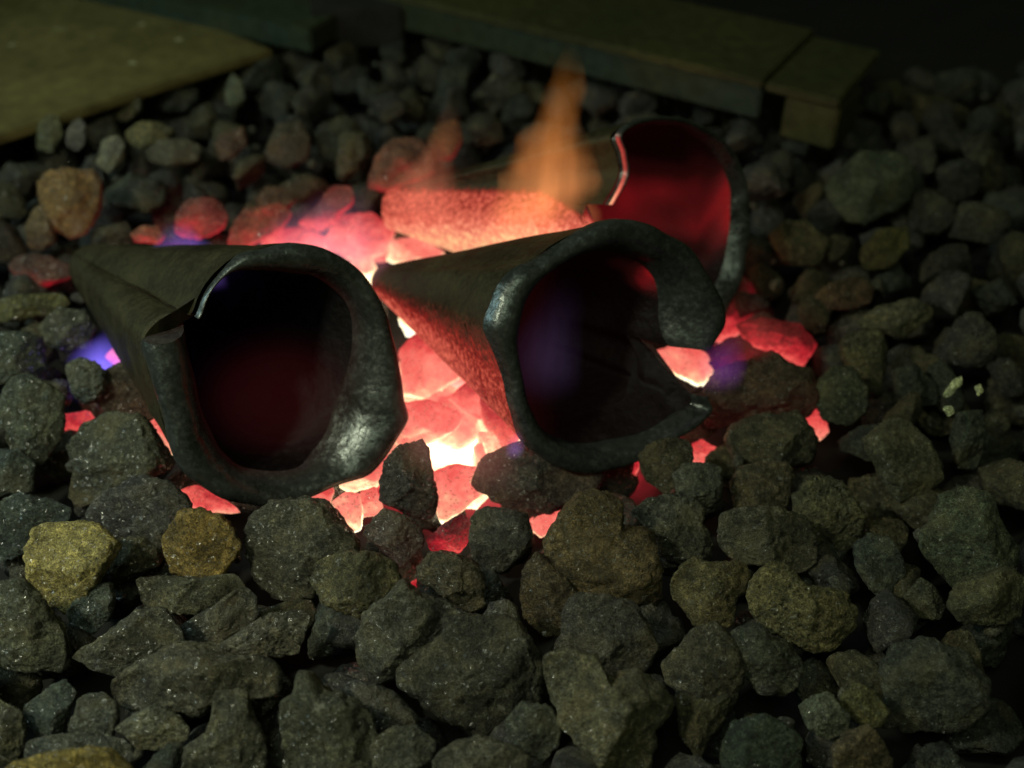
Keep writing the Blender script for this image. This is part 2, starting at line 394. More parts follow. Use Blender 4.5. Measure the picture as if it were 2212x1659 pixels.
# ================================================================== CONES (rolled steel sockets)
def cone(name, label, contour, center, ncen, tip_px, tip_z, tip_r, closed_from=None, gap_close=.75, bulge=0., thick=.0028,
         lip_in=.012, rows=46, heat_out=None, heat_in=None, heat_lip=None, spiral=.03, overlap=.05, cz=.05):
    """contour: list of (outer xy, inner xy, in_gap flag) going once around; rows run from tip (t=0) to rim (t=1)"""
    C = P(center[0], center[1], cz); T = P(tip_px[0], tip_px[1], tip_z)
    ax = (C - T); Lc = ax.length; axn = ax.normalized()
    toc = (CAM - C).normalized()
    nrm = (axn * ncen + toc * (1 - ncen)).normalized()
    O = [PL(*o, C, nrm) for o, i, g in contour]
    I = [PL(*i, C, nrm) - axn * 0 for o, i, g in contour]
    gaps = [g for *_, g in contour]; n = len(contour)
    def cr(Lst, u):                                   # closed Catmull-Rom
        u = (u % n); k = int(u); f = u - k
        p0, p1, p2, p3 = (Lst[(k + j) % n] for j in (-1, 0, 1, 2))
        return .5 * ((2 * p1) + (p2 - p0) * f + (2 * p0 - 5 * p1 + 4 * p2 - p3) * f * f + (3 * p1 - p0 - 3 * p2 + p3) * f ** 3)
    def crf(f_, u):
        k = int(u) % n; fr = u - int(u); return f_[k] * (1 - fr) + f_[(k + 1) % n] * fr
    ng = sum(1 for g in gaps if g); solid = n - ng - (0 if ng else 0)
    u_end_open = solid - 1 if ng else n               # sheet ends there at the rim
    # tip ring: axes that keep the mapping untwisted
    e1 = (O[0] - C); e1 = (e1 - axn * e1.dot(axn)).normalized(); e2 = axn.cross(e1)
    def tip_pt(q):
        v = q - C; v = v - axn * v.dot(axn); v.normalize(); return T + v * tip_r
    NU = 150
    root = bpy.data.objects.new(name, None); COL.objects.link(root); root.location = C
    tag(root, label, 'steel cone', 'rolled steel cones heating in the fire')
    def urange(t):
        c = 0 if t >= .999 else min(1, (1 - t) / max(1e-3, 1 - gap_close)) ** 2.4
        if not ng: return 0, n * (1 + overlap)
        ue = u_end_open + (n - u_end_open) * c + (overlap * n if c >= 1 else overlap * n * max(0, c - .8) * 5)
        us = 0 - bulge * math.sin(math.pi * t) * n
        return us, ue
    def outer(u, t, rim=O):
        q = cr(rim, u); base = tip_pt(q)
        p = base + (q - base) * t
        cc = T + (C - T) * t
        return cc + (p - cc) * (1 + spiral * (.5 - u / n))
    def wob(p, a):
        return Vector((noise.noise(p * 40), noise.noise(p * 40 + Vector((9, 3, 1))), noise.noise(p * 40 + Vector((2, 8, 5))))) * a
    # ---- sheet: outer shell rows, lip rows, inner shell rows in one strip; materials as separate part meshes
    outerrows = []; liprows = []; innerrows = []
    ts = [(k / rows) ** .9 for k in range(rows + 1)]
    def centre(t): return T + (C - T) * t
    for t in ts:
        tt = t * .975
        a, b = urange(tt)
        outerrows.append([(lambda q: q + wob(q, .0010 * t))(outer(a + (b - a) * k / NU, tt)) for k in range(NU + 1)])
    a, b = urange(1.0)
    us = [a + (b - a) * k / NU for k in range(NU + 1)]
    # lip: from the outer shell over a rounded edge down into the bore
    prof = [(0, -.025), (-.02, .004), (.0, .022), (.10, .036), (.26, .042), (.45, .038), (.65, .020), (.83, -.012), (1.0, -.055), (1.06, -.10)]
    for (w_, ht) in prof:
        row = []
        for u in us:
            qo = cr(O, u); qi = cr(I, u); cc = C
            sp = (1 + spiral * (.5 - u / n))
            qo = cc + (qo - cc) * sp; qi = cc + (qi - cc) * sp
            wd = (qo - qi).length
            p = qo + (qi - qo) * w_ + axn * (ht * (.03 + wd * 6))
            row.append(p + wob(p * 1.6, .0009 + .0006 * max(0, noise.noise(Vector((u * .9, 0, 3))))))
        liprows.append(row)
    liprows[0] = outerrows[-1] if False else liprows[0]
    base_in = liprows[-1]
    for t in ts[::-1]:
        if t > .90: continue
        row = []; aa, bb = urange(t)
        for k in range(NU + 1):
            u = aa + (bb - aa) * k / NU
            q = outer(u, t, O); cc = centre(t)
            v = q - cc; r = v.length
            f = max(0, min(1, (t - .5) / .39)); f = f * f * (3 - 2 * f)
            row.append(cc + v * (max(.15, (r - thick) / r)) * 1.0 if f <= 0 else None or (cc + v * (max(.15, (r - thick) / r))))
            if f > 0:
                qi = cr(I, us[k] if t > .9 else u); qb = tip_pt(qi); pin = qb + (qi - qb) * t
                row[-1] = row[-1].lerp(pin, f)
        innerrows.append(row)
    def strip(rs, nm, mt, hf):
        vs = [p - C for r_ in rs for p in r_]; fs = []; m_ = NU + 1
        for j in range(len(rs) - 1):
            for i in range(NU):
                a_ = j * m_ + i; fs.append((a_, a_ + 1, a_ + m_ + 1, a_ + m_))
        me = mesh_np(nm, vs, fs)
        at = me.attributes.new('heat_map', 'FLOAT', 'POINT')
        for i_, p in enumerate(vs):
            j, k = divmod(i_, m_); at.data[i_].value = hf(p + C, j / (len(rs) - 1), us[k] / n) if hf else 0.
        o = obj(nm, me, mt, root); return o
    sh = strip(outerrows, 'cone_shell', M['scale'], heat_out)
    strip(liprows, 'forged_rim', M['lip'], heat_lip)
    strip([liprows[-1]] + innerrows, 'bore', M['bore'], heat_in)
    # cut edges of the sheet (end faces joining the outer and inner skins), and the small end
    ed_v = []; ed_f = []; rs_o = outerrows[::-1]; 
    for k in (0, NU):
        lst_o = [r_[k] for r_ in outerrows[::-1]]; lst_i = [base_in[k]] + [r_[k] for r_ in innerrows]
        mo = len(lst_o); mi = len(lst_i); b0 = len(ed_v)
        cnt = 60
        for q in range(cnt + 1):
            f = q / cnt
            io = f * (mo - 1); ii = f * (mi - 1)
            po = lst_o[int(io)].lerp(lst_o[min(mo - 1, int(io) + 1)], io - int(io))
            pi_ = lst_i[int(ii)].lerp(lst_i[min(mi - 1, int(ii) + 1)], ii - int(ii))
            ed_v += [po - C, pi_ - C]
        for q in range(cnt): ed_f.append((b0 + 2 * q, b0 + 2 * q + 1, b0 + 2 * q + 3, b0 + 2 * q + 2))
        # end cap of the lip profile
        b1 = len(ed_v); col = [r_[k] for r_ in liprows]
        ed_v += [p - C for p in col] + [(sum((c for c in (col[0], col[-1], col[4])), Vector()) / 3) - C]
        for q in range(len(col) - 1): ed_f.append((b1 + q, b1 + q + 1, b1 + len(col)))
        ed_f.append((b1 + len(col) - 1, b1, b1 + len(col)))
    me = mesh_np('sheet_edge', ed_v, ed_f, False)
    at = me.attributes.new('heat_map', 'FLOAT', 'POINT')
    for i_, v in enumerate(me.vertices): at.data[i_].value = .10 if not heat_out else min(1, heat_out(v.co + C, .9, 0) + .12)
    obj('sheet_edge', me, M['lip'], root)
    r0 = outerrows[0]; cv = sum(r0, Vector()) / len(r0)
    vs = [p - C for p in r0] + [cv - axn * tip_r * .35 - C]
    me = mesh_np('cone_tip', vs, [(k + 1, k, NU + 1) for k in range(NU)])
    at = me.attributes.new('heat_map', 'FLOAT', 'POINT')
    for i_ in range(len(vs)): at.data[i_].value = heat_out(C + me.vertices[i_].co, 0, 0) if heat_out else 0
    obj('cone_tip', me, M['scale'], root)
    return root

def ss(a, b, x):
    x = max(0, min(1, (x - a) / (b - a))); return x * x * (3 - 2 * x)

A = [((425,690),(436,692)),((444,649),(452,655)),((461,619),(470,625)),((491,584),(495,604)),((526,557),(528,597)),((568,546),(570,594)),
((633,534),(640,598)),((693,542),(690,604)),((744,567),(728,622)),((787,610),(765,655)),((821,666),(785,705)),((843,730),(790,760)),
((856,799),(788,810)),((864,854),(782,855)),((871,897),(770,905)),((847,940),(757,940)),((821,987),(738,975)),((787,1022),(712,1004)),
((731,1043),(680,1025)),((671,1073),(640,1036)),((590,1097),(585,1040)),((530,1090),(545,1032)),((470,1073),(516,1012)),((418,1043),(492,985)),
((384,1000),(473,950)),((363,949),(457,915)),((346,884),(443,865)),((320,799),(430,805)),((309,734),(413,712))]
A = [(o, i, False) for o, i in A] + [((350, 690), (405, 690), True), ((400, 678), (418, 685), True)]
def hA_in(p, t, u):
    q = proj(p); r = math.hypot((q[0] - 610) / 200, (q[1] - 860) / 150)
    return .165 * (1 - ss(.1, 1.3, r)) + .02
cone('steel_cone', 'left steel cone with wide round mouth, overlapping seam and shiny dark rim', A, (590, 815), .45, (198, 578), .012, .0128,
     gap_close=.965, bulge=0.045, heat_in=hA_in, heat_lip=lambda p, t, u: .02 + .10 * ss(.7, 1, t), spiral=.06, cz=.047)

B = [((1531,749),(1488,757)),((1557,698),(1486,705)),((1556,660),(1484,660)),((1536,612),(1468,612)),((1510,572),(1433,574)),((1473,525),(1400,556)),
((1421,494),(1379,549)),((1369,475),(1347,545)),((1316,475),(1316,546)),((1264,494),(1280,552)),((1211,525),(1245,564)),((1159,562),(1205,592)),
((1117,583),(1180,615)),((1088,617),(1158,645)),((1068,660),(1142,690)),((1056,708),(1134,735)),((1073,761),(1134,787)),((1094,824),(1142,830)),
((1107,881),(1154,870)),((1128,944),(1180,918)),((1170,981),(1215,950)),((1222,1012),(1255,966)),((1280,1017),(1305,970)),((1342,1002),(1352,962)),
((1400,976),(1398,947)),((1458,944),(1445,924)),((1505,913),(1482,900)),((1533,881),(1515,877)),((1521,850),(1509,854))]
B = [(o, i, False) for o, i in B] + [((1536, 815), (1524, 815), True), ((1540, 780), (1526, 780), True)]
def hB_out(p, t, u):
    # heat and bed light of the underside put into emission, strongest near point
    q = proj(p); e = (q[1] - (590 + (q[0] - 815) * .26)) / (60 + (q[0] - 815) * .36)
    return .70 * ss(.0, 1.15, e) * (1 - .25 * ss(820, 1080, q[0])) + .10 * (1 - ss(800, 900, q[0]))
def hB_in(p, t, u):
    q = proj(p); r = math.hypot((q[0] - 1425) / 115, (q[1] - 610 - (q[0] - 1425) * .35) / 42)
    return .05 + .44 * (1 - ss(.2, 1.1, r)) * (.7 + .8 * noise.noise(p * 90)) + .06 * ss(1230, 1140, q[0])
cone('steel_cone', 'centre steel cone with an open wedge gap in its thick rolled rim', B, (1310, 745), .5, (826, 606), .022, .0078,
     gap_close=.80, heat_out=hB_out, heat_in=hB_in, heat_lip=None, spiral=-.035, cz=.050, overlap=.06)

Cc = [((1319,441),(1323,442)),((1340,406),(1345,409)),((1352,370),(1358,373)),((1345,330),(1351,335)),((1334,288),(1356,306)),((1386,256),(1420,305)),
((1456,252),(1460,302)),((1531,282),(1512,322)),((1581,330),(1550,360)),((1606,390),(1575,405)),((1614,460),(1580,455)),((1608,530),(1572,515)),
((1598,590),(1560,570)),((1575,650),(1535,620)),((1540,705),(1500,655)),((1470,720),(1455,665)),((1400,690),(1410,640)),((1345,630),(1370,600)),
((1315,560),(1345,550)),((1302,505),(1330,505))]
Cc = [(o, (o[0] * .66 + i[0] * .34, o[1] * .66 + i[1] * .34) if q_ > 3 else i, False) for q_, (o, i) in enumerate(Cc)] + [((1303, 475), (1322, 478), True)]
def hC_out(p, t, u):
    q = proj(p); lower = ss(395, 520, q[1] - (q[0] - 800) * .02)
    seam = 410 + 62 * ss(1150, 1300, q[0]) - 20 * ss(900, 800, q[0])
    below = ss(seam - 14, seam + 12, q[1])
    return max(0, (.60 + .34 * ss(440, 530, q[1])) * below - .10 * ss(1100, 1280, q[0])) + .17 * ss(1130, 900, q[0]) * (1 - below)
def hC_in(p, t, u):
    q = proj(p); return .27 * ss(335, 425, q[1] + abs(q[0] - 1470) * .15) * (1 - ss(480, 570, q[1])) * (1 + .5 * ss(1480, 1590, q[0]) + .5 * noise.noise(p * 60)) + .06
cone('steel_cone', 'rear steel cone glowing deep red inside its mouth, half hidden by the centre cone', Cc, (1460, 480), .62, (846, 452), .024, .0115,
     gap_close=.9, heat_out=hC_out, heat_in=hC_in, heat_lip=lambda p, t, u: .02 + (lambda q: (.55 + .35 * ss(375, 435, q[1])) * (1 - ss(1352, 1366, q[0])) * ss(280, 300, q[1]) * (1 - ss(446, 462, q[1])))(proj(p)) * (1 - ss(.15, .4, t)), spiral=.02, cz=.052, overlap=.02)  # firelight on the thin seam edge put in as rim emission

# ================================================================== TRACED LUMPS
Y = (4.2, 3.6, 1.5); BR = (1.7, 1.25, .62); GR = (.95, 1.05, .95); TE = (.8, 1.0, .92); OL = (1.35, 1.25, .75); N1 = (1, 1, 1); RD = (1.7, .95, .75)
K = []   # (poly, z, label, heat, tint, porous, thick)
def k(poly, z, label, heat=0., tint=N1, porous=False, thick=.8): K.append((poly, z, label, heat, tint, porous, thick))
k([(85,1140),(150,1132),(205,1140),(250,1168),(252,1195),(215,1240),(190,1275),(165,1305),(140,1318),(110,1305),(75,1290),(65,1240),(68,1180)], .012, 'bright yellow ochre coke lump, the palest one at the lower left', 0, Y)
k([(200,1105),(235,1065),(300,1035),(370,1045),(405,1075),(413,1100),(390,1130),(360,1155),(345,1200),(325,1238),(305,1215),(280,1170),(245,1150),(205,1130)], .006, 'glinting grey lump tapering to a point between the yellow lump and the left cone', 0, N1)
k([(390,1110),(430,1103),(470,1115),(500,1145),(511,1180),(495,1220),(480,1245),(420,1247),(380,1235),(356,1200),(355,1165),(375,1135)], .008, 'rounded brownish yellow lump just right of the bright yellow one', 0, (3.0,2.1,.7))
k([(535,1110),(590,1080),(660,1075),(700,1085),(740,1120),(775,1165),(785,1200),(765,1215),(700,1235),(690,1270),(672,1295),(630,1300),(580,1290),(545,1250),(528,1190)], .002, 'large round cracked lump directly below the left cone mouth', 0, (1.15,1.1,.85))
k([(672,1260),(690,1215),(740,1195),(800,1200),(850,1215),(868,1250),(845,1290),(800,1310),(775,1345),(750,1315),(700,1300)], .008, 'sparkling lump right of the large round cracked one', 0, OL)
k([(790,1325),(840,1290),(870,1255),(905,1290),(960,1300),(985,1330),(970,1370),(930,1400),(870,1430),(860,1460),(810,1475),(780,1430),(775,1390),(782,1350)], .008, 'big glittering grey lump in the middle foreground', 0, (1.2,1.2,1))
k([(905,1225),(935,1197),(990,1200),(1020,1215),(1042,1250),(1040,1290),(1050,1310),(1010,1320),(975,1300),(940,1270),(910,1260)], .007, 'pitted brownish lump below the small red gap of the fire', 0, (1.3,1.12,.8))
k([(975,1380),(960,1350),(1040,1340),(1090,1335),(1130,1370),(1170,1430),(1170,1470),(1140,1540),(1080,1590),(1020,1580),(940,1530),(870,1475),(880,1440)], .000, 'very large smooth dark lump in the centre foreground', 0, (.8,.78,.62))
k([(1040,1340),(1060,1305),(1090,1295),(1115,1315),(1125,1360),(1100,1380),(1060,1350)], .006, 'small lump on the upper edge of the very large smooth one', 0, N1)
k([(1215,1110),(1250,1075),(1300,1070),(1345,1095),(1348,1120),(1335,1140),(1400,1145),(1410,1180),(1420,1230),(1428,1290),(1420,1300),(1370,1300),(1255,1290),(1215,1240),(1175,1190),(1180,1160)], .006, 'large brown rusty lump with a pale crusty spot below the centre cone', 0, (1.5,1.12,.58))
k([(1160,1190),(1190,1220),(1230,1260),(1250,1290),(1235,1310),(1215,1370),(1175,1370),(1135,1330),(1125,1290),(1130,1240)], -.004, 'dark brown lump tucked under the left side of the large rusty one', 0, (1.3,1.0,.62))
k([(1225,1320),(1250,1295),(1310,1297),(1370,1310),(1390,1340),(1415,1395),(1400,1430),(1380,1460),(1310,1470),(1230,1440),(1190,1420),(1205,1390)], .000, 'flat faced grey lump directly below the large rusty one', 0, (1.05,1.0,.9))
k([(1180,1430),(1220,1410),(1300,1430),(1310,1470),(1370,1455),(1420,1485),(1450,1520),(1440,1550),(1400,1570),(1410,1600),(1400,1665),(1300,1665),(1250,1600),(1210,1560),(1200,1500)], .008, 'big pale olive crusty lump at the bottom right of centre', 0, (1.6,1.5,1.05))
k([(1460,1255),(1500,1203),(1540,1220),(1600,1215),(1618,1240),(1610,1275),(1590,1290),(1580,1345),(1560,1350),(1500,1345),(1480,1310),(1460,1290)], .005, 'olive yellow lump with a notched top left of the spongy one', 0, (1.7,1.45,.75))
k([(1640,1245),(1670,1218),(1700,1225),(1735,1265),(1760,1275),(1790,1275),(1820,1280),(1845,1320),(1835,1360),(1800,1395),(1760,1405),(1710,1385),(1660,1360),(1630,1330),(1622,1290)], .010, 'spongy olive lump full of open pores at the lower right', 0, (2.2,1.95,1.0), True)
k([(1563,1115),(1600,1100),(1680,1100),(1730,1120),(1750,1150),(1760,1180),(1755,1220),(1720,1235),(1660,1215),(1600,1215),(1565,1180)], .004, 'broad lump with white streaks above the spongy one', 0, (1.2,1.15,.85))
k([(1715,1075),(1750,1035),(1800,1030),(1840,1065),(1862,1110),(1855,1160),(1820,1190),(1790,1200),(1755,1170),(1720,1115)], .000, 'round pitted lump with yellowish crust right of the white streaked one', 0, (1.25,1.2,.7), True)
k([(1600,1010),(1640,1000),(1700,1000),(1715,1030),(1700,1090),(1650,1110),(1590,1095),(1585,1050)], .000, 'upright brownish lump above the white streaked one', 0, (1.1,.95,.6))
k([(1380,985),(1410,955),(1460,945),(1490,960),(1495,1000),(1470,1030),(1440,1065),(1400,1040)], .004, 'dark pitted lump just below the lower right rim of the centre cone', 0, (1.1,1.0,.65))
k([(1455,1025),(1480,1005),(1530,1000),(1558,1010),(1557,1075),(1540,1095),(1490,1085),(1460,1060)], .007, 'squarish grey green lump below the tip of the centre cone rim', 0, (1.1,1.2,.95))
k([(1370,1110),(1400,1080),(1450,1070),(1490,1070),(1520,1100),(1515,1130),(1540,1170),(1535,1200),(1480,1215),(1430,1200),(1420,1160),(1400,1140)], .000, 'rough grey lump with a frothy top right of the large rusty one', 0, (1.0,1.02,.8), True)
k([(1005,1030),(1040,985),(1100,960),(1140,955),(1200,990),(1305,1015),(1300,1060),(1250,1080),(1200,1105),(1150,1125),(1110,1110),(1050,1070),(1005,1050)], -.003, 'long flat slab of coke lying under the centre cone mouth', .10, (1.15,1.0,.9), False, .7)
k([(830,985),(860,955),(915,945),(930,965),(935,1010),(945,1080),(940,1115),(920,1122),(870,1110),(820,1085),(815,1050)], .012, 'dark wedge shaped lump standing in front of the brightest embers', .08, (.9,.8,.8))
k([(780,1140),(830,1100),(880,1110),(910,1140),(918,1180),(890,1210),(870,1225),(850,1215),(820,1185),(785,1160)], .004, 'dark lump with pale ash right below the dark wedge shaped one', .14, (1.3,1.1,1.1))
k([(920,1165),(960,1130),(1000,1105),(1020,1130),(1018,1165),(990,1195),(930,1190)], -.006, 'small dull red lump at the lowest point of the fire', .28, (.8,.7,.8))
k([(1015,1110),(1050,1093),(1100,1100),(1140,1110),(1150,1150),(1135,1190),(1100,1230),(1060,1240),(1030,1220),(1015,1170)], .003, 'sparkling dark lump below the flat slab', 0, (1.05,1.0,.9))
k([(140,970),(190,920),(240,900),(300,905),(340,950),(370,990),(370,1010),(330,1030),(260,1050),(215,1080),(170,1090),(150,1060),(165,1010)], .003, 'large dark grey lump beside the lower left of the left cone rim', .05, (1,1.05,.8))
k([(20,830),(60,810),(100,830),(130,860),(137,900),(125,950),(90,1000),(40,990),(10,930),(8,870)], .010, 'smooth grey green lump near the left edge level with the left cone', 0, (1.05,1.2,.95))
k([(-10,720),(50,715),(85,730),(95,790),(60,815),(-10,830)], .010, 'grey green lump cut by the left edge above the smooth one', 0, (1.05,1.2,.95))
k([(88,705),(130,668),(180,670),(200,705),(185,750),(140,760),(100,740)], .008, 'grey lump in front of the body of the left cone', 0, (1.05,1.1,.85))
k([(145,790),(175,773),(205,780),(225,800),(225,840),(205,865),(180,870),(155,850)], .010, 'small shiny lump beside the lower blue flame', 0, (1.2,1.35,1.2), True)
k([(205,830),(240,800),(290,775),(330,790),(345,860),(335,900),(270,910),(225,895)], .000, 'dark reddish lump touching the left side of the left cone rim', .12, (1.0,.8,.6))
k([(-10,975),(50,975),(75,1000),(70,1060),(-10,1080)], .000, 'dark green grey lump cut by the left edge below the smooth one', 0, TE)
k([(-10,1090),(40,1070),(100,1080),(150,1100),(140,1130),(80,1135),(65,1190),(-10,1210)], -.002, 'dark green grey lump behind the bright yellow one', 0, TE)
k([(-10,1265),(50,1258),(90,1310),(130,1360),(137,1420),(130,1445),(60,1452),(-10,1440)], .008, 'big smooth grey green block cut by the left edge below the yellow lump', 0, (1.1,1.2,.9))
k([(150,1320),(190,1270),(235,1260),(245,1290),(235,1340),(200,1370),(150,1350)], -.002, 'small grey green lump under the lower tip of the yellow one', 0, TE)
k([(160,1415),(230,1370),(290,1320),(350,1315),(380,1355),(395,1395),(330,1420),(270,1465),(230,1450),(190,1430)], .006, 'smooth leaning grey slab in the lower left', 0, (1.05,1.05,.85), False, .7)
k([(300,1250),(350,1247),(430,1250),(500,1240),(530,1270),(500,1300),(440,1320),(370,1325),(310,1300)], -.002, 'long narrow lump lying below the brownish yellow one', 0, (1.1,1.1,.8), False, .9)
k([(390,1355),(450,1320),(520,1270),(550,1290),(555,1330),(510,1370),(460,1420),(400,1390)], .000, 'slanted grey lump between the long narrow one and the porous one', 0, (1.0,.98,.85))
k([(470,1400),(530,1360),(580,1330),(630,1325),(665,1330),(655,1370),(640,1410),(600,1420),(540,1410),(480,1430)], .010, 'pale porous lump with many small holes in the lower left foreground', 0, (1.6,1.5,1.2), True)
k([(240,1480),(270,1450),(340,1410),(400,1395),(450,1410),(480,1420),(570,1420),(605,1455),(590,1500),(460,1510),(440,1540),(380,1530),(300,1530),(260,1520)], .008, 'wide rough lump spreading across the lower left foreground', 0, (1.2,1.15,.9))
k([(55,1530),(100,1490),(140,1470),(165,1500),(150,1530),(135,1580),(110,1605),(60,1570)], .002, 'small speckled green lump near the bottom left corner', 0, TE)
k([(150,1560),(175,1510),(220,1500),(250,1520),(250,1570),(240,1610),(150,1600)], .004, 'small smooth grey lump right of the speckled green one', 0, GR)
k([(250,1575),(290,1545),(330,1528),(380,1550),(405,1575),(395,1600),(350,1615),(300,1620),(280,1590)], .004, 'small pale grey lump with a pointed left end near the bottom', 0, (1.7,1.75,1.4))
k([(465,1500),(530,1500),(545,1560),(570,1610),(575,1670),(400,1670),(410,1610),(450,1580)], .004, 'pillar shaped lump widening towards the bottom edge', 0, (1.05,1.05,.8))
k([(612,1520),(640,1495),(645,1465),(670,1465),(690,1495),(740,1510),(795,1545),(805,1600),(800,1670),(620,1670),(610,1580)], .008, 'big lump with a raised knob at the bottom edge left of centre', 0, (1.2,1.25,.95))
k([(700,1460),(740,1455),(790,1480),(850,1500),(900,1545),(890,1570),(820,1575),(780,1530),(720,1490)], -.002, 'knobbly elongated lump behind the big knobbed one', 0, N1)
k([(805,1600),(850,1575),(900,1575),(935,1600),(930,1640),(890,1665),(810,1665)], .004, 'rounded lump at the bottom edge right of the big knobbed one', 0, (1.1,1.15,.95))
k([(940,1645),(980,1600),(1040,1590),(1100,1610),(1140,1640),(1130,1690),(950,1700)], .005, 'rough lump cut by the bottom edge below the very large smooth one', 0, (1.25,1.2,.95))
k([(1090,1560),(1130,1520),(1190,1530),(1210,1560),(1200,1610),(1170,1645),(1120,1620)], .002, 'small faceted lump left of the pale olive crusty one', 0, (1.05,1.15,.95))
k([(20,1655),(100,1630),(180,1622),(230,1630),(285,1675),(150,1730),(20,1710)], .012, 'yellow brown lump cut by the bottom edge at the lower left', 0, (3.4,2.6,.8))
k([(60,1600),(130,1590),(250,1595),(285,1620),(280,1660),(60,1660)], -.001, 'flat dark lump behind the yellow brown one at the bottom edge', 0, GR)
k([(-10,1510),(45,1540),(55,1580),(40,1640),(-10,1650)], .002, 'lump in the bottom left corner cut by the left edge', 0, (1.15,1.15,.8))
k([(1430,1440),(1500,1370),(1550,1350),(1590,1390),(1600,1460),(1580,1500),(1560,1540),(1530,1560),(1490,1500),(1440,1470)], .000, 'brownish grey wedge lump below the olive yellow notched one', 0, (1.15,1.05,.75))
k([(1570,1385),(1620,1345),(1650,1355),(1660,1380),(1700,1390),(1728,1430),(1720,1480),(1690,1500),(1640,1490),(1600,1450)], .003, 'grey green lump just below the spongy one', 0, (1.0,1.1,.85))
k([(1460,1500),(1540,1520),(1580,1500),(1560,1560),(1530,1600),(1510,1640),(1470,1580)], -.003, 'narrow layered lump right of the pale olive crusty one', 0, (1.15,1.05,.65))
k([(1585,1560),(1650,1550),(1690,1570),(1730,1600),(1725,1670),(1570,1670),(1560,1620)], .000, 'dark green lump at the bottom edge right of centre', 0, (.75,1.0,.8))
k([(1730,1530),(1760,1505),(1790,1500),(1830,1540),(1832,1580),(1790,1595),(1745,1570)], .004, 'small lump with a whitish green crust at the lower right', 0, (1.9,2.1,1.6))
k([(1815,1515),(1850,1480),(1890,1495),(1912,1535),(1905,1570),(1860,1560),(1820,1540)], .003, 'small egg shaped olive lump beside the whitish crusted one', 0, (1.5,1.45,.7))
k([(1830,1590),(1880,1570),(1900,1600),(1930,1640),(1920,1675),(1810,1675),(1800,1620)], .000, 'small lump with a pinkish top below the egg shaped one', 0, (1.5,1.2,.75))
k([(1910,1450),(1950,1400),(2010,1385),(2080,1410),(2120,1460),(2120,1530),(2080,1570),(1960,1570),(1915,1520)], .000, 'large dark rounded lump near the bottom right corner', 0, (.85,.95,.8))
k([(2040,1070),(2090,1060),(2140,1080),(2160,1130),(2190,1180),(2185,1220),(2130,1250),(2060,1255),(2010,1210),(1995,1180),(2015,1130)], .006, 'large grey green lump narrow at the top near the right edge', 0, (1.05,1.25,.85))
k([(2060,1265),(2120,1245),(2180,1230),(2215,1250),(2205,1330),(2150,1350),(2080,1345),(2050,1310)], .006, 'smooth olive lump at the right edge under the large narrow topped one', 0, (1.2,1.2,.75))
k([(1845,1180),(1880,1155),(1920,1165),(1940,1200),(1950,1250),(1970,1300),(1930,1290),(1880,1270),(1850,1230)], .002, 'dark glinting lump right of the spongy one', 0, (.8,.95,.8))
k([(1955,1290),(1990,1250),(2020,1270),(2045,1310),(2030,1335),(1980,1330)], -.002, 'small dark lump between the glinting one and the smooth olive one', 0, (.95,1.0,.7))
k([(1875,950),(1920,912),(1970,915),(2005,950),(2030,1000),(2035,1030),(1990,1080),(1940,1075),(1905,1030),(1880,980)], .004, 'olive grey lump tapering downwards right of the fire', 0, (1.15,1.15,.75))
k([(1770,830),(1800,793),(1840,800),(1870,840),(1865,890),(1830,915),(1785,905),(1765,870)], .004, 'rounded green grey lump right of the small isolated red glow', 0, (.95,1.1,.75))
k([(1820,735),(1860,712),(1905,720),(1915,760),(1910,800),(1900,850),(1870,845),(1840,800),(1822,770)], .004, 'pitted yellowish lump with a dark hollow right of the fire', 0, (1.3,1.25,.7), True)
k([(1845,700),(1900,665),(1960,648),(2015,668),(2010,690),(1970,710),(1950,730),(1910,715)], .010, 'long pale lump pointing right on the dark right side', 0, (1.5,1.4,.85))
k([(1756,640),(1800,610),(1850,598),(1885,620),(1880,655),(1830,665),(1790,670)], .003, 'dull lump with a rusty left side above the long pale one', .06, (1.4,1.0,.6))
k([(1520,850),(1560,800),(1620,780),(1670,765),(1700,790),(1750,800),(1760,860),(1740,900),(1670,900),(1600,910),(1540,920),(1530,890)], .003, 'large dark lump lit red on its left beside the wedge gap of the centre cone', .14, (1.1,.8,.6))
k([(1535,760),(1570,733),(1610,735),(1640,765),(1600,790),(1560,805),(1545,800)], .000, 'small dull red lump behind the violet flame right of the wedge gap', .22, (.9,.8,.9))
k([(1585,920),(1650,895),(1725,890),(1740,920),(1760,950),(1750,1000),(1690,1010),(1620,1010),(1590,990),(1572,950)], .002, 'grey lump below the large red lit one', 0, (1.05,1.0,.7))
k([(1930,800),(1980,790),(2020,830),(2025,870),(1980,880),(1940,850)], .002, 'dark lump left of the pale broken flakes on the right', 0, (.7,.85,.7))
k([(2070,895),(2120,890),(2125,960),(2110,1010),(2070,1010),(2060,960)], .000, 'dark upright lump below the pale broken flakes on the right', 0, (.75,.9,.7))
k([(1785,400),(1830,360),(1870,330),(1930,335),(1965,370),(1960,430),(1920,460),(1870,485),(1830,470)], .012, 'large blurred green grey lump at the upper right', 0, (.95,1.15,.75))
k([(1665,510),(1700,478),(1745,480),(1790,520),(1770,570),(1700,570)], .004, 'blurred olive lump right of the mouth of the rear cone', 0, (1.1,1.05,.6))
k([(1860,540),(1900,500),(1960,490),(1965,530),(1920,580),(1870,580)], .004, 'blurred lump with a yellow crust at the right below the large green grey one', 0, (1.5,1.4,.6))
k([(83,400),(100,378),(150,368),(200,370),(212,400),(212,440),(200,470),(180,505),(150,512),(125,490),(100,460),(90,430)], .020, 'rounded orange brown lump standing out at the upper left', .20, (3.0,1.9,.8))
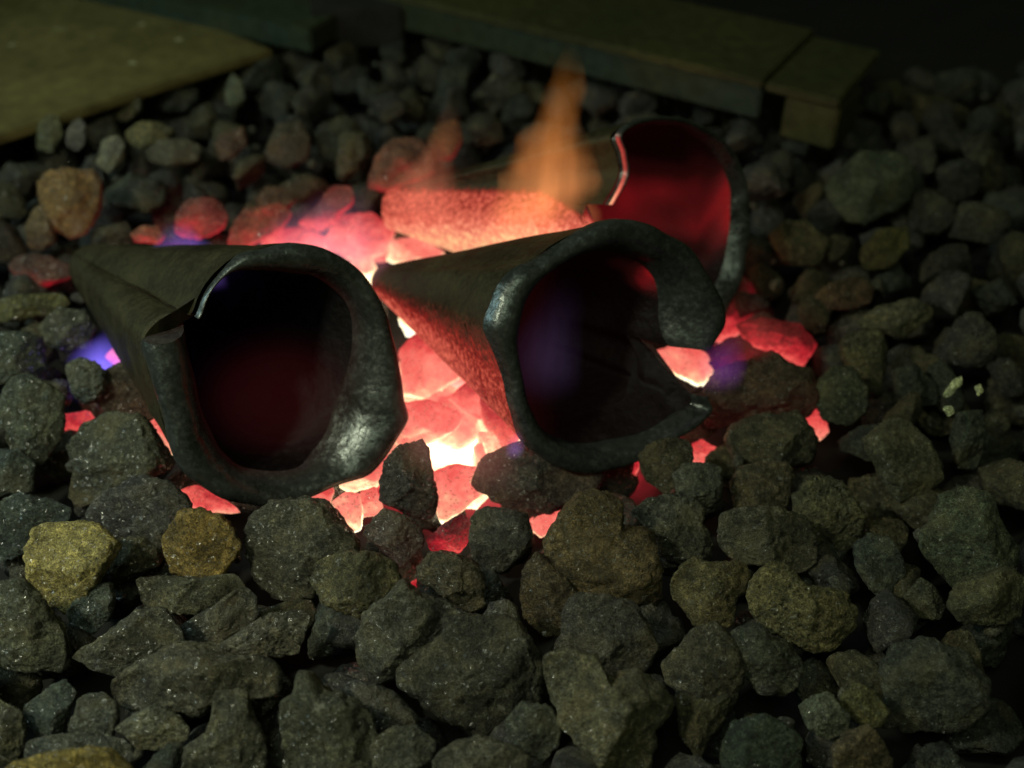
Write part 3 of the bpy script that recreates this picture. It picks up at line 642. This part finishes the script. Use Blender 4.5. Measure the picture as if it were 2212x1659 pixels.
k([(55,490),(75,450),(95,447),(112,480),(118,520),(90,540),(60,530)], .008, 'small pinkish brown lump below left of the orange brown one', .10, (2.0,1.4,.8))
k([(378,500),(390,460),(410,435),(440,428),(475,440),(488,465),(480,490),(460,500),(430,515),(400,510)], .012, 'round dull red lump left of the glowing crusted one', .34, RD)
k([(500,500),(530,455),(600,440),(628,460),(610,490),(560,520),(520,540),(495,530)], .010, 'lump with a bright orange crust behind the left cone', .37, (2.0,1.2,.7))
k([(550,430),(580,402),(615,405),(640,430),(620,450),(570,450)], .012, 'small brown red lump above the orange crusted one', .22, (1.5,1.0,.6))
k([(645,480),(680,450),(720,400),(755,405),(760,440),(720,480),(690,500)], .010, 'slanted dull red lump between the left and the rear cone', .36, RD)
k([(283,505),(310,488),(340,490),(355,510),(340,525),(295,522)], .010, 'small orange pink lump above the body of the left cone', .30, (2.4,1.4,.9))
k([(210,350),(220,305),(250,295),(270,310),(262,345),(235,370)], .014, 'pale grey upright lump above right of the orange brown one', 0, (3.0,2.9,2.2))
k([(272,285),(310,265),(350,268),(380,285),(350,305),(300,320),(280,305)], .014, 'pale yellowish lump near the edge of the steel plate', 0, (2.5,2.2,1.1))
k([(315,330),(350,300),(400,300),(430,315),(425,345),(370,360),(330,350)], .012, 'grey brown lump right of the pale upright one', 0, (1.5,1.4,1.0))
k([(145,310),(155,265),(175,258),(186,275),(182,310),(165,325)], .014, 'small violet grey lump by the edge of the steel plate', 0, (2.2,2.0,1.9))
k([(80,320),(85,270),(105,250),(125,255),(135,290),(110,330)], .014, 'olive lump with a white spot next to the steel plate', 0, (1.9,1.9,1.1))
k([(465,310),(490,285),(525,275),(530,310),(505,340),(475,345)], .012, 'dull reddish lump in the middle of the blurred heap at the left', .15, (1.6,1.1,.8))
k([(575,330),(600,270),(645,262),(665,300),(660,345),(620,362),(585,355)], .010, 'reddish grey blurred lump left of the rear flame', .12, (1.2,1.0,.7))
k([(795,405),(815,335),(850,302),(900,300),(935,330),(930,370),(890,395),(840,408)], .018, 'large reddish brown lump behind the point of the rear cone', .27, (2.0,1.2,.8))
k([(925,300),(950,265),(985,260),(1000,300),(975,340),(935,345)], .014, 'small orange lit lump behind the rear cone', .24, (2.0,1.1,.5))
k([(20,575),(50,548),(110,555),(150,575),(150,600),(90,615),(40,600)], .004, 'reddish lump left of the point of the left cone', .24, (1.4,.9,.7))
k([(-10,648),(60,640),(130,635),(150,655),(110,680),(40,690),(-10,700)], .006, 'olive yellow lump cut by the left edge below the reddish one', 0, (1.7,1.6,.7))
k([(235,215),(260,195),(300,205),(310,235),(270,260),(240,250)], .010, 'olive lump close under the steel plate edge', 0, OL)
k([(487,195),(500,158),(520,175),(530,215),(512,235),(492,228)], .010, 'narrow pale upright lump high in the blurred heap', 0, (1.7,1.9,1.4))
k([(1590,700),(1650,690),(1720,700),(1760,740),(1730,790),(1680,765),(1620,745)], -.004, 'dull red lump right of the violet flame', .32, RD)
for i, (poly, z, lab, heat, tint, por, th) in enumerate(K):
    traced_lump('coke_lump', poly, z, lab, heat, tint, 5 if sum(p[1] for p in poly) / len(poly) > 650 else 4, por, th, seed=1000 + i,
                cat='coke lump', grow=.98 if 20 < i < 26 or i == 3 else 1.07)
# glowing coals
G = [
([(863,761),(902,724),(950,756),(1007,803),(965,829),(929,863),(871,850)], -.004, 'coral red coal between the left cone and the point of the centre cone', .62),
([(855,870),(929,866),(995,892),(985,925),(935,955),(860,960)], -.004, 'flat coral coal touching the right side of the left cone rim', .64),
([(970,860),(1012,824),(1040,834),(1044,880),(1040,907),(997,887)], -.002, 'small dark coral coal above the brightest gap', .56),
([(1036,834),(1096,871),(1128,939),(1090,985),(1044,913)], -.006, 'purplish red coal leaning on the left rim of the centre cone', .47),
([(1033,934),(1065,934),(1092,985),(1060,1000),(1036,998)], -.012, 'small pale orange coal right of the white hot gap', .76),
([(938,1018),(986,1004),(1028,1012),(1012,1045),(1035,1070),(1000,1100),(955,1130),(935,1070)], -.006, 'coral coal right of the dark wedge shaped lump', .64),
([(716,1084),(747,1064),(776,1070),(782,1110),(779,1141),(762,1150),(740,1120)], -.005, 'bright coral coal left of the dark lump with pale ash', .70),
([(779,1064),(810,1053),(826,1096),(812,1112),(782,1118)], -.007, 'small coral coal behind the dark wedge shaped lump', .62),
([(732,1050),(770,1010),(830,975),(840,1000),(815,1050),(760,1062)], -.006, 'coral coal under the lower right rim of the left cone', .66),
([(660,1075),(713,1045),(722,1062),(713,1088),(690,1090)], -.010, 'small red coal wedged under the left cone rim', .58),
([(700,520),(740,470),(800,462),(850,500),(830,548),(770,560),(720,550)], -.002, 'large pinkish coal above the left cone rim', .56),
([(850,520),(900,510),(960,545),(940,565),(870,575),(835,560)], -.008, 'pale coral coal above the point of the centre cone', .68),
([(560,530),(590,500),(650,492),(700,512),(700,545),(620,545)], -.004, 'wide pink coal behind the top of the left cone', .55),
([(1400,770),(1440,752),(1480,740),(1525,765),(1540,805),(1510,835),(1460,810)], -.010, 'coral coal seen through the wedge gap of the centre cone', .66),
([(1530,730),(1545,695),(1580,685),(1600,715),(1570,745)], -.008, 'small red coal at the right end of the fire under the rear cone', .46),
([(1725,900),(1745,865),(1770,880),(1790,930),(1770,950),(1740,935)], -.020, 'small isolated bright red coal on the right side', .40),
([(1480,970),(1515,950),(1550,970),(1545,1005),(1500,1000)], -.020, 'small red coal below the tip of the centre cone rim', .42),
([(1300,1020),(1340,990),(1380,1000),(1370,1050),(1320,1075)], -.020, 'pinkish red coal behind the right end of the flat slab', .44),
([(230,770),(260,735),(300,735),(310,770),(260,800)], -.010, 'small red coal beside the lower blue flame', .46),
([(320,920),(345,900),(370,930),(385,985),(350,970)], -.012, 'narrow orange coal by the lower left rim of the left cone', .56),
([(100,950),(130,900),(190,890),(215,920),(170,950),(120,990)], -.016, 'dull red coal between the smooth grey green lump and the large grey one', .42),
([(390,1060),(430,1050),(500,1090),(520,1110),(440,1105),(400,1095)], -.014, 'red coal below the bottom rim of the left cone', .46),
([(1130,1130),(1170,1110),(1215,1095),(1210,1130),(1170,1160)], -.018, 'small pink coal between the flat slab and the large rusty lump', .50),
([(880,640),(920,660),(915,705),(880,730),(862,690)], -.014, 'small yellow hot coal beside the right rim of the left cone', .72),
([(760,560),(800,552),(815,590),(795,620),(765,600)], -.010, 'coral coal touching the point of the centre cone', .72),
]
for i, (poly, z, lab, heat) in enumerate(G):
    traced_lump('glowing_coal', poly, z, lab, heat, (1.6, 1.3, 1.2), 4, False, .75, cat='glowing coal', seed=2000 + i, amp=.10)

# ================================================================== FILLED-IN LUMPS
polys = [kk[0] for kk in K] + [g_[0] for g_ in G]
hidden = [[(x, y) for (x, y), _, _ in A], [(x, y) for (x, y), _, _ in B], [(185,530),(500,575),(440,720),(320,740),(190,640)],
          [(800,580),(1190,540),(1090,850),(960,770)], [(820,420),(1300,300),(1600,400),(1580,640),(1300,530),(860,520)]]
FIRE = [(215,780),(400,540),(560,500),(720,440),(1000,430),(1300,470),(1600,640),(1760,760),(1790,920),(1560,1000),(1300,1080),(1150,1200),(880,1215),(700,1110),(500,1110),(360,1010),(250,960)]
def distc(px, py): return math.hypot((px - 1000) / 1.22, (py - 850))
plate_zone = [(-700,560),(-30,330),(300,222),(600,130),(690,118),(690,60),(1000,60),(1650,262),(1835,305),(1900,200),(2400,140),(2400,-300),(-700,-300)]
rnd = random.Random(42)
cands = []
def scatter(zc, spacing, cover_shrink, jitter, tries):
    pts = []
    cell = {}
    for _ in range(tries):
        x = rnd.uniform(-.62, .62); y = rnd.uniform(.15, 1.15)
        q = proj(Vector((x, y, zc)))
        if not (-120 < q[0] < 2330 and -80 < q[1] < 1790): continue
        key = (int(x / spacing), int(y / spacing)); ok = True
        for a_ in (-1, 0, 1):
            for b_ in (-1, 0, 1):
                for (X, Yy) in cell.get((key[0] + a_, key[1] + b_), ()):
                    if (X - x) ** 2 + (Yy - y) ** 2 < spacing ** 2: ok = False
        if not ok: continue
        if inside(q[0], q[1], plate_zone): continue
        cell.setdefault(key, []).append((x, y)); pts.append((x, y, q))
    return pts
top = []
for (x, y, q) in scatter(.0, .0255, 0, 0, 9000):
    if any(inside(q[0], q[1], pp) for pp in polys + hidden): continue
    # stay clear of the traced outlines
    rpx = .0105 * F / q[2]; hit = 0
    for pp in polys + hidden:
        for a_ in range(8):
            if inside(q[0] + rpx * math.cos(a_ * .785), q[1] + rpx * math.sin(a_ * .785), pp): hit += 1
    infire = inside(q[0], q[1], FIRE)
    zz = rnd.uniform(-.006, .006)
    if hit: zz -= .010
    if hit > 4: zz -= .004
    top.append((x, y, zz, q, rnd.uniform(.0145, .0195) * (.85 if hit else 1), infire))
low = [(x, y, rnd.uniform(-.026, -.019), q, rnd.uniform(.015, .019), inside(q[0], q[1], FIRE)) for (x, y, q) in scatter(-.022, .028, 0, 0, 9000)]
allp = [(p, 'top') for p in top] + [(p, 'low') for p in low]
def heat_of(q, infire, lay):
    if not infire: 
        # glow dies off beyond the fire
        return 0.
    d = distc(q[0], q[1]); h = .72 - d / 1150 + rnd.uniform(-.07, .06)
    h -= .04 if lay == 'top' else .09
    return h
recs = []
for (p, lay) in allp:
    x, y, z, q, r, inf = p
    if lay == 'top' and inf and distc(q[0], q[1]) < 420: z -= .008
    h = heat_of(q, inf, lay)
    if h == 0. and q[1] < 620 and 300 < q[0] < 1100: h = max(0, .26 - max(0, 520 - q[1]) / 700 + rnd.uniform(-.12, .05))
    cover = lay == 'low' and any(inside(q[0], q[1], pp) for pp in polys + hidden)
    score = (r / q[2]) * (1 if lay == 'top' else .55) * (.05 if cover else 1)
    if not (0 < q[0] < 2212 and 0 < q[1] < 1659): score *= .05
    recs.append((score, x, y, z, r, h, q, lay))
recs.sort(key=lambda t: -t[0])
MAXI = 300 - len(K) - len(G) - 0
def rot(): return Matrix.Rotation(rnd.uniform(0, 6.28), 4, 'Z') @ Matrix.Rotation(rnd.uniform(-.6, .6), 4, 'X') @ Matrix.Rotation(rnd.uniform(-.6, .6), 4, 'Y')
REG = {
 'fire': ('red glowing coal in the depth of the fire among the larger coals', 'glowing coal', 'glowing coals deep in the fire'),
 'warm': ('blurred dull red lump at the cooling rim of the fire', 'coke lump', 'dull red lumps around the fire'),
 'back': ('small blurred dark coke lump in the heap behind the fire', 'coke lump', 'coke lumps behind the fire'),
 'right': ('dark coke lump in the shadowed heap to the right of the fire', 'coke lump', 'coke lumps right of the fire'),
 'left': ('grey green coke lump in the heap at the left of the fire', 'coke lump', 'coke lumps left of the fire'),
 'front': ('dark coke lump deep in a gap of the foreground heap', 'coke lump', 'coke lumps in the foreground gaps')}
used = {}
stuff_v = []; stuff_f = []; hot_v = []; hot_f = []
ni = 0
for i, (sc_, x, y, z, r, h, q, lay) in enumerate(recs):
    tint = rnd.choice([(1, 1, 1), (1.1, 1.05, .8), (.85, 1, .85), (1.3, 1.2, .75), (.8, .8, .72), (1.45, 1.3, .8), (.9, 1.05, .95)]); tint = tuple(c * .78 for c in tint)
    if q[1] < 560: tint = tuple(c * .95 for c in tint)  # back lumps tinted a little darker, shade put into their colour
    if ni < MAXI and sc_ > 0:
        ni += 1
        bme = BASES[rnd.randrange(len(BASES))]
        nm = 'glowing_coal' if h > .4 else 'coke_lump'
        o = obj(nm, bme)
        s = r / .017 * rnd.uniform(.95, 1.12)
        o.matrix_world = Matrix.Translation((x, y, z)) @ rot() @ Matrix.Diagonal((s * rnd.uniform(.9, 1.15), s * rnd.uniform(.85, 1.1), s * rnd.uniform(.85, 1.05), 1))
        o.color = (*tint, 1); o['heat'] = float(h)
        reg = 'fire' if h > .4 else 'warm' if h > .12 else 'front' if q[1] > 1000 else 'left' if q[0] < 560 and q[1] > 480 else 'right' if q[0] > 1500 and q[1] > 330 else 'back'
        tag(o, REG[reg][0], REG[reg][1], REG[reg][2])
    else:
        V, Fc = ico(3)
        mtx = np.array((Matrix.Translation((x, y, z)) @ rot() @ Matrix.Diagonal((r, r * .85, r * .8, 1))))
        rr_ = random.Random(i); pts = roughen(facet(V.copy(), rr_, 9, .55, .88), 1., rr_, .22)
        pts = pts @ mtx[:3, :3].T + mtx[:3, 3]
        tv, tf = (hot_v, hot_f) if h > .4 else (stuff_v, stuff_f)
        b0 = len(tv); tv += [tuple(v) for v in pts]; tf += [tuple(a_ + b0 for a_ in f_) for f_ in Fc]
o = obj('coke_heap', mesh_np('coke_heap', stuff_v, stuff_f), M['coke']); o['heat'] = 0.
tag(o, 'loose dark coke filling the gaps of the heap around the fire', 'coke heap', kind='stuff')
if hot_v:
    o = obj('ember_heap', mesh_np('ember_heap', hot_v, hot_f), M['coke']); o['heat'] = .62; o.color = (1.4, 1.2, 1.1, 1)
    tag(o, 'mass of red glowing embers under the steel cones', 'ember heap', kind='stuff')
print('individual lumps', ni + len(K) + len(G), 'of', len(recs))

# small chips and crumbs of coke lying in the gaps
cv = []; cf = []
V, Fc = ico(2)
for i in range(420):
    x = rnd.uniform(-.55, .55); y = rnd.uniform(.18, .9); q = proj(Vector((x, y, 0)))
    if inside(q[0], q[1], FIRE) or inside(q[0], q[1], plate_zone): continue
    rr_ = rnd.uniform(.0022, .0058); pts = facet(V.copy(), rnd, 6, .55, .9)
    mtx = np.array(rot() @ Matrix.Diagonal((rr_, rr_ * .8, rr_ * .65, 1)))[:3, :3]
    pts = pts @ mtx.T + np.array((x, y, rnd.uniform(-.016, .002)))
    b0 = len(cv); cv += [tuple(v) for v in pts]; cf += [tuple(a_ + b0 for a_ in f_) for f_ in Fc]
me = mesh_np('coke_chips', cv, cf, False)
o = obj('coke_chips', me, M['coke']); o['heat'] = 0.; o.color = (1.1, 1.1, .95, 1)
tag(o, 'small chips and crumbs of coke between the lumps', 'coke chips', kind='stuff')

# pale flakes on the right
def flake(poly, z, label):
    traced_lump('ash_flake', poly, z, label, 0., (10, 11, 7), 3, False, .35, cat='ash flake', amp=.2)
flake([(2040,845),(2060,820),(2075,812),(2078,830),(2055,855),(2035,862)], .022, 'long pale broken flake on the dark lumps at the right')
flake([(2105,835),(2118,828),(2124,845),(2112,856)], .022, 'small pale flake right of the long broken one')
flake([(2036,880),(2055,875),(2062,890),(2048,900)], .020, 'pale flake below the long broken one')

# ================================================================== FLAMES
def flame(name, label, spine, z0, hgt_plane_y, col, strength, density=0., flat=.6, seed=0, tipcol=None):
    """spine: list of (px, py, half width px) from base to tip, standing upright at world depth y"""
    def PY(px, py):
        d_ = ray(px, py); return CAM + d_ * ((hgt_plane_y - CAM.y) / d_.y)
    n_ = 28; m_ = 32; vs = []; fs = []
    base = PY(*spine[0][:2])
    for j in range(n_ + 1):
        f = j / n_ * (len(spine) - 1); a_ = min(int(f), len(spine) - 2); g_ = f - a_; g2 = g_ * g_ * (3 - 2 * g_)
        px = spine[a_][0] * (1 - g2) + spine[a_ + 1][0] * g2; py = spine[a_][1] * (1 - g_) + spine[a_ + 1][1] * g_
        wd = spine[a_][2] * (1 - g2) + spine[a_ + 1][2] * g2
        c = PY(px, py); rr = wd * proj(c)[2] / F
        for i_ in range(m_):
            an = 2 * math.pi * i_ / m_
            vs.append(c + Vector((math.cos(an) * rr * (1 + .12 * noise.noise(Vector((an, j * .3, seed)))), math.sin(an) * rr * flat, 0)) - base)
    for j in range(n_):
        for i_ in range(m_):
            a_ = j * m_ + i_; b_ = j * m_ + (i_ + 1) % m_; fs.append((a_, b_, b_ + m_, a_ + m_))
    fs.append(tuple(range(m_))[::-1]); fs.append(tuple(n_ * m_ + i_ for i_ in range(m_)))
    me = mesh_np(name, vs, fs)
    m, nt, out = mat('flame_gas')
    # soft gas: brightness falls from the flame's own axis to its skin
    tc = N(nt, 'ShaderNodeTexCoord'); sp = N(nt, 'ShaderNodeSeparateXYZ'); L(nt, tc.outputs['Object'], sp.inputs[0])
    zt = [0] * (n_ + 1); cx_ = [0] * (n_ + 1); wr = [0] * (n_ + 1)
    for j in range(n_ + 1):
        ring = vs[j * m_:(j + 1) * m_]; c = sum(ring, Vector()) / m_
        zt[j] = c.z; cx_[j] = c.x; wr[j] = max((p - c).length for p in ring)
    zmin, zmax = zt[0], zt[-1]; xs_ = max(abs(v_) for v_ in cx_) + 1e-5; wm = max(wr)
    zn = rng(nt, sp.outputs[2], zmin, zmax)
    stops = []
    for q_ in range(9):
        j = int(q_ / 8 * n_); stops.append(((zt[j] - zmin) / (zmax - zmin), (cx_[j] / xs_ * .5 + .5, wr[j] / wm, 0)))
    rc = N(nt, 'ShaderNodeSeparateColor'); L(nt, ramp(nt, zn, stops), rc.inputs[0])
    wig = math_(nt, 'MULTIPLY', math_(nt, 'SUBTRACT', tex_noise(nt, tc.outputs['Object'], 30, 2), .5), wm * .8)
    dx = math_(nt, 'SUBTRACT', math_(nt, 'ADD', sp.outputs[0], wig), math_(nt, 'MULTIPLY', math_(nt, 'SUBTRACT', rc.outputs[0], .5), 2 * xs_))
    ww = math_(nt, 'MULTIPLY', rc.outputs[1], wm * .95)
    ex = math_(nt, 'DIVIDE', dx, ww); ey = math_(nt, 'DIVIDE', sp.outputs[1], math_(nt, 'MULTIPLY', ww, flat))
    r2 = math_(nt, 'ADD', math_(nt, 'MULTIPLY', ex, ex), math_(nt, 'MULTIPLY', ey, ey))
    fall = math_(nt, 'POWER', rng(nt, r2, 1., .0), 1.0)
    st_ = N(nt, 'ShaderNodeVectorMath', operation='MULTIPLY'); L(nt, tc.outputs['Object'], st_.inputs[0]); st_.inputs[1].default_value = (1, 1, .28)
    nz = tex_noise(nt, st_.outputs[0], 95, 3)
    fade = math_(nt, 'MULTIPLY', rng(nt, zn, 0, .30), rng(nt, zn, 1., .35))
    st = math_(nt, 'MULTIPLY', math_(nt, 'MULTIPLY', math_(nt, 'MULTIPLY', fade, fall), rng(nt, nz, .34, .66, .6, 1.25)), strength * 3.0)
    e = N(nt, 'ShaderNodeEmission'); L(nt, st, e.inputs[1])
    L(nt, mixc(nt, zn, col, tipcol or col), e.inputs[0])
    L(nt, e.outputs[0], out.inputs['Volume'])
    me.materials.append(m)
    o = obj(name, me); o.location = base
    tag(o, label, 'flame'); return o
flame('flame', 'tall orange flame rising in front of the rear cone', [(1150,590,160),(1168,480,140),(1185,390,116),(1202,300,88),(1216,225,62),(1228,160,38),(1234,95,16)], 0, .475, (1, .30, .13), 14, flat=.5, seed=1, tipcol=(1, .36, .05))
flame('flame', 'dim red flame licking the lumps to the right of the fire', [(1620,800,120),(1625,740,110),(1615,680,70),(1600,630,26)], 0, .42, (1, .12, .10), 1.8, flat=.5, seed=10)
flame('flame', 'faint pink orange flame over the point of the rear cone', [(890,500,110),(905,420,86),(940,340,56),(968,270,34),(980,215,14)], 0, .50, (1, .26, .18), 7, flat=.5, seed=2, tipcol=(1, .30, .1))
flame('flame', 'pale violet pink flame veil behind the top of the left cone', [(690,620,190),(690,540,180),(700,470,130),(720,410,60)], 0, .47, (1., .34, .40), 7, flat=.4, seed=3, tipcol=(.8, .35, .6))
flame('flame', 'added rosy haze standing in for bloom over the brightest gap between the two front cones', [(985,1060,150),(985,960,140),(965,840,110),(930,740,60),(915,690,20)], 0, .345, (1, .33, .24), 3.2, flat=.45, seed=9, tipcol=(1, .36, .30))  # added pink gas, lays a bloom of light over the coals
flame('flame', 'blue violet flame above the body of the left cone', [(420,620,90),(400,550,80),(385,480,34)], 0, .455, (.36, .20, 1), 16, flat=.5, seed=4)
flame('flame', 'blue flame beside the left side of the left cone', [(215,850,80),(225,775,85),(250,715,40)], 0, .43, (.22, .16, 1), 24, flat=.6, seed=5)
flame('flame', 'violet flame inside the mouth of the centre cone', [(1170,860,90),(1190,710,85),(1220,600,50)], 0, .392, (.34, .20, .52), 1.0, flat=.6, seed=6)
flame('flame', 'violet flame right of the wedge gap of the centre cone', [(1545,840,60),(1558,780,62),(1585,720,30)], 0, .375, (.50, .10, .7), 5, flat=.6, seed=7)
flame('flame', 'small purple flame at the left foot of the centre cone', [(1108,990,22),(1112,965,24),(1118,930,12)], 0, .335, (.55, .25, 1), 14, flat=.6, seed=8)
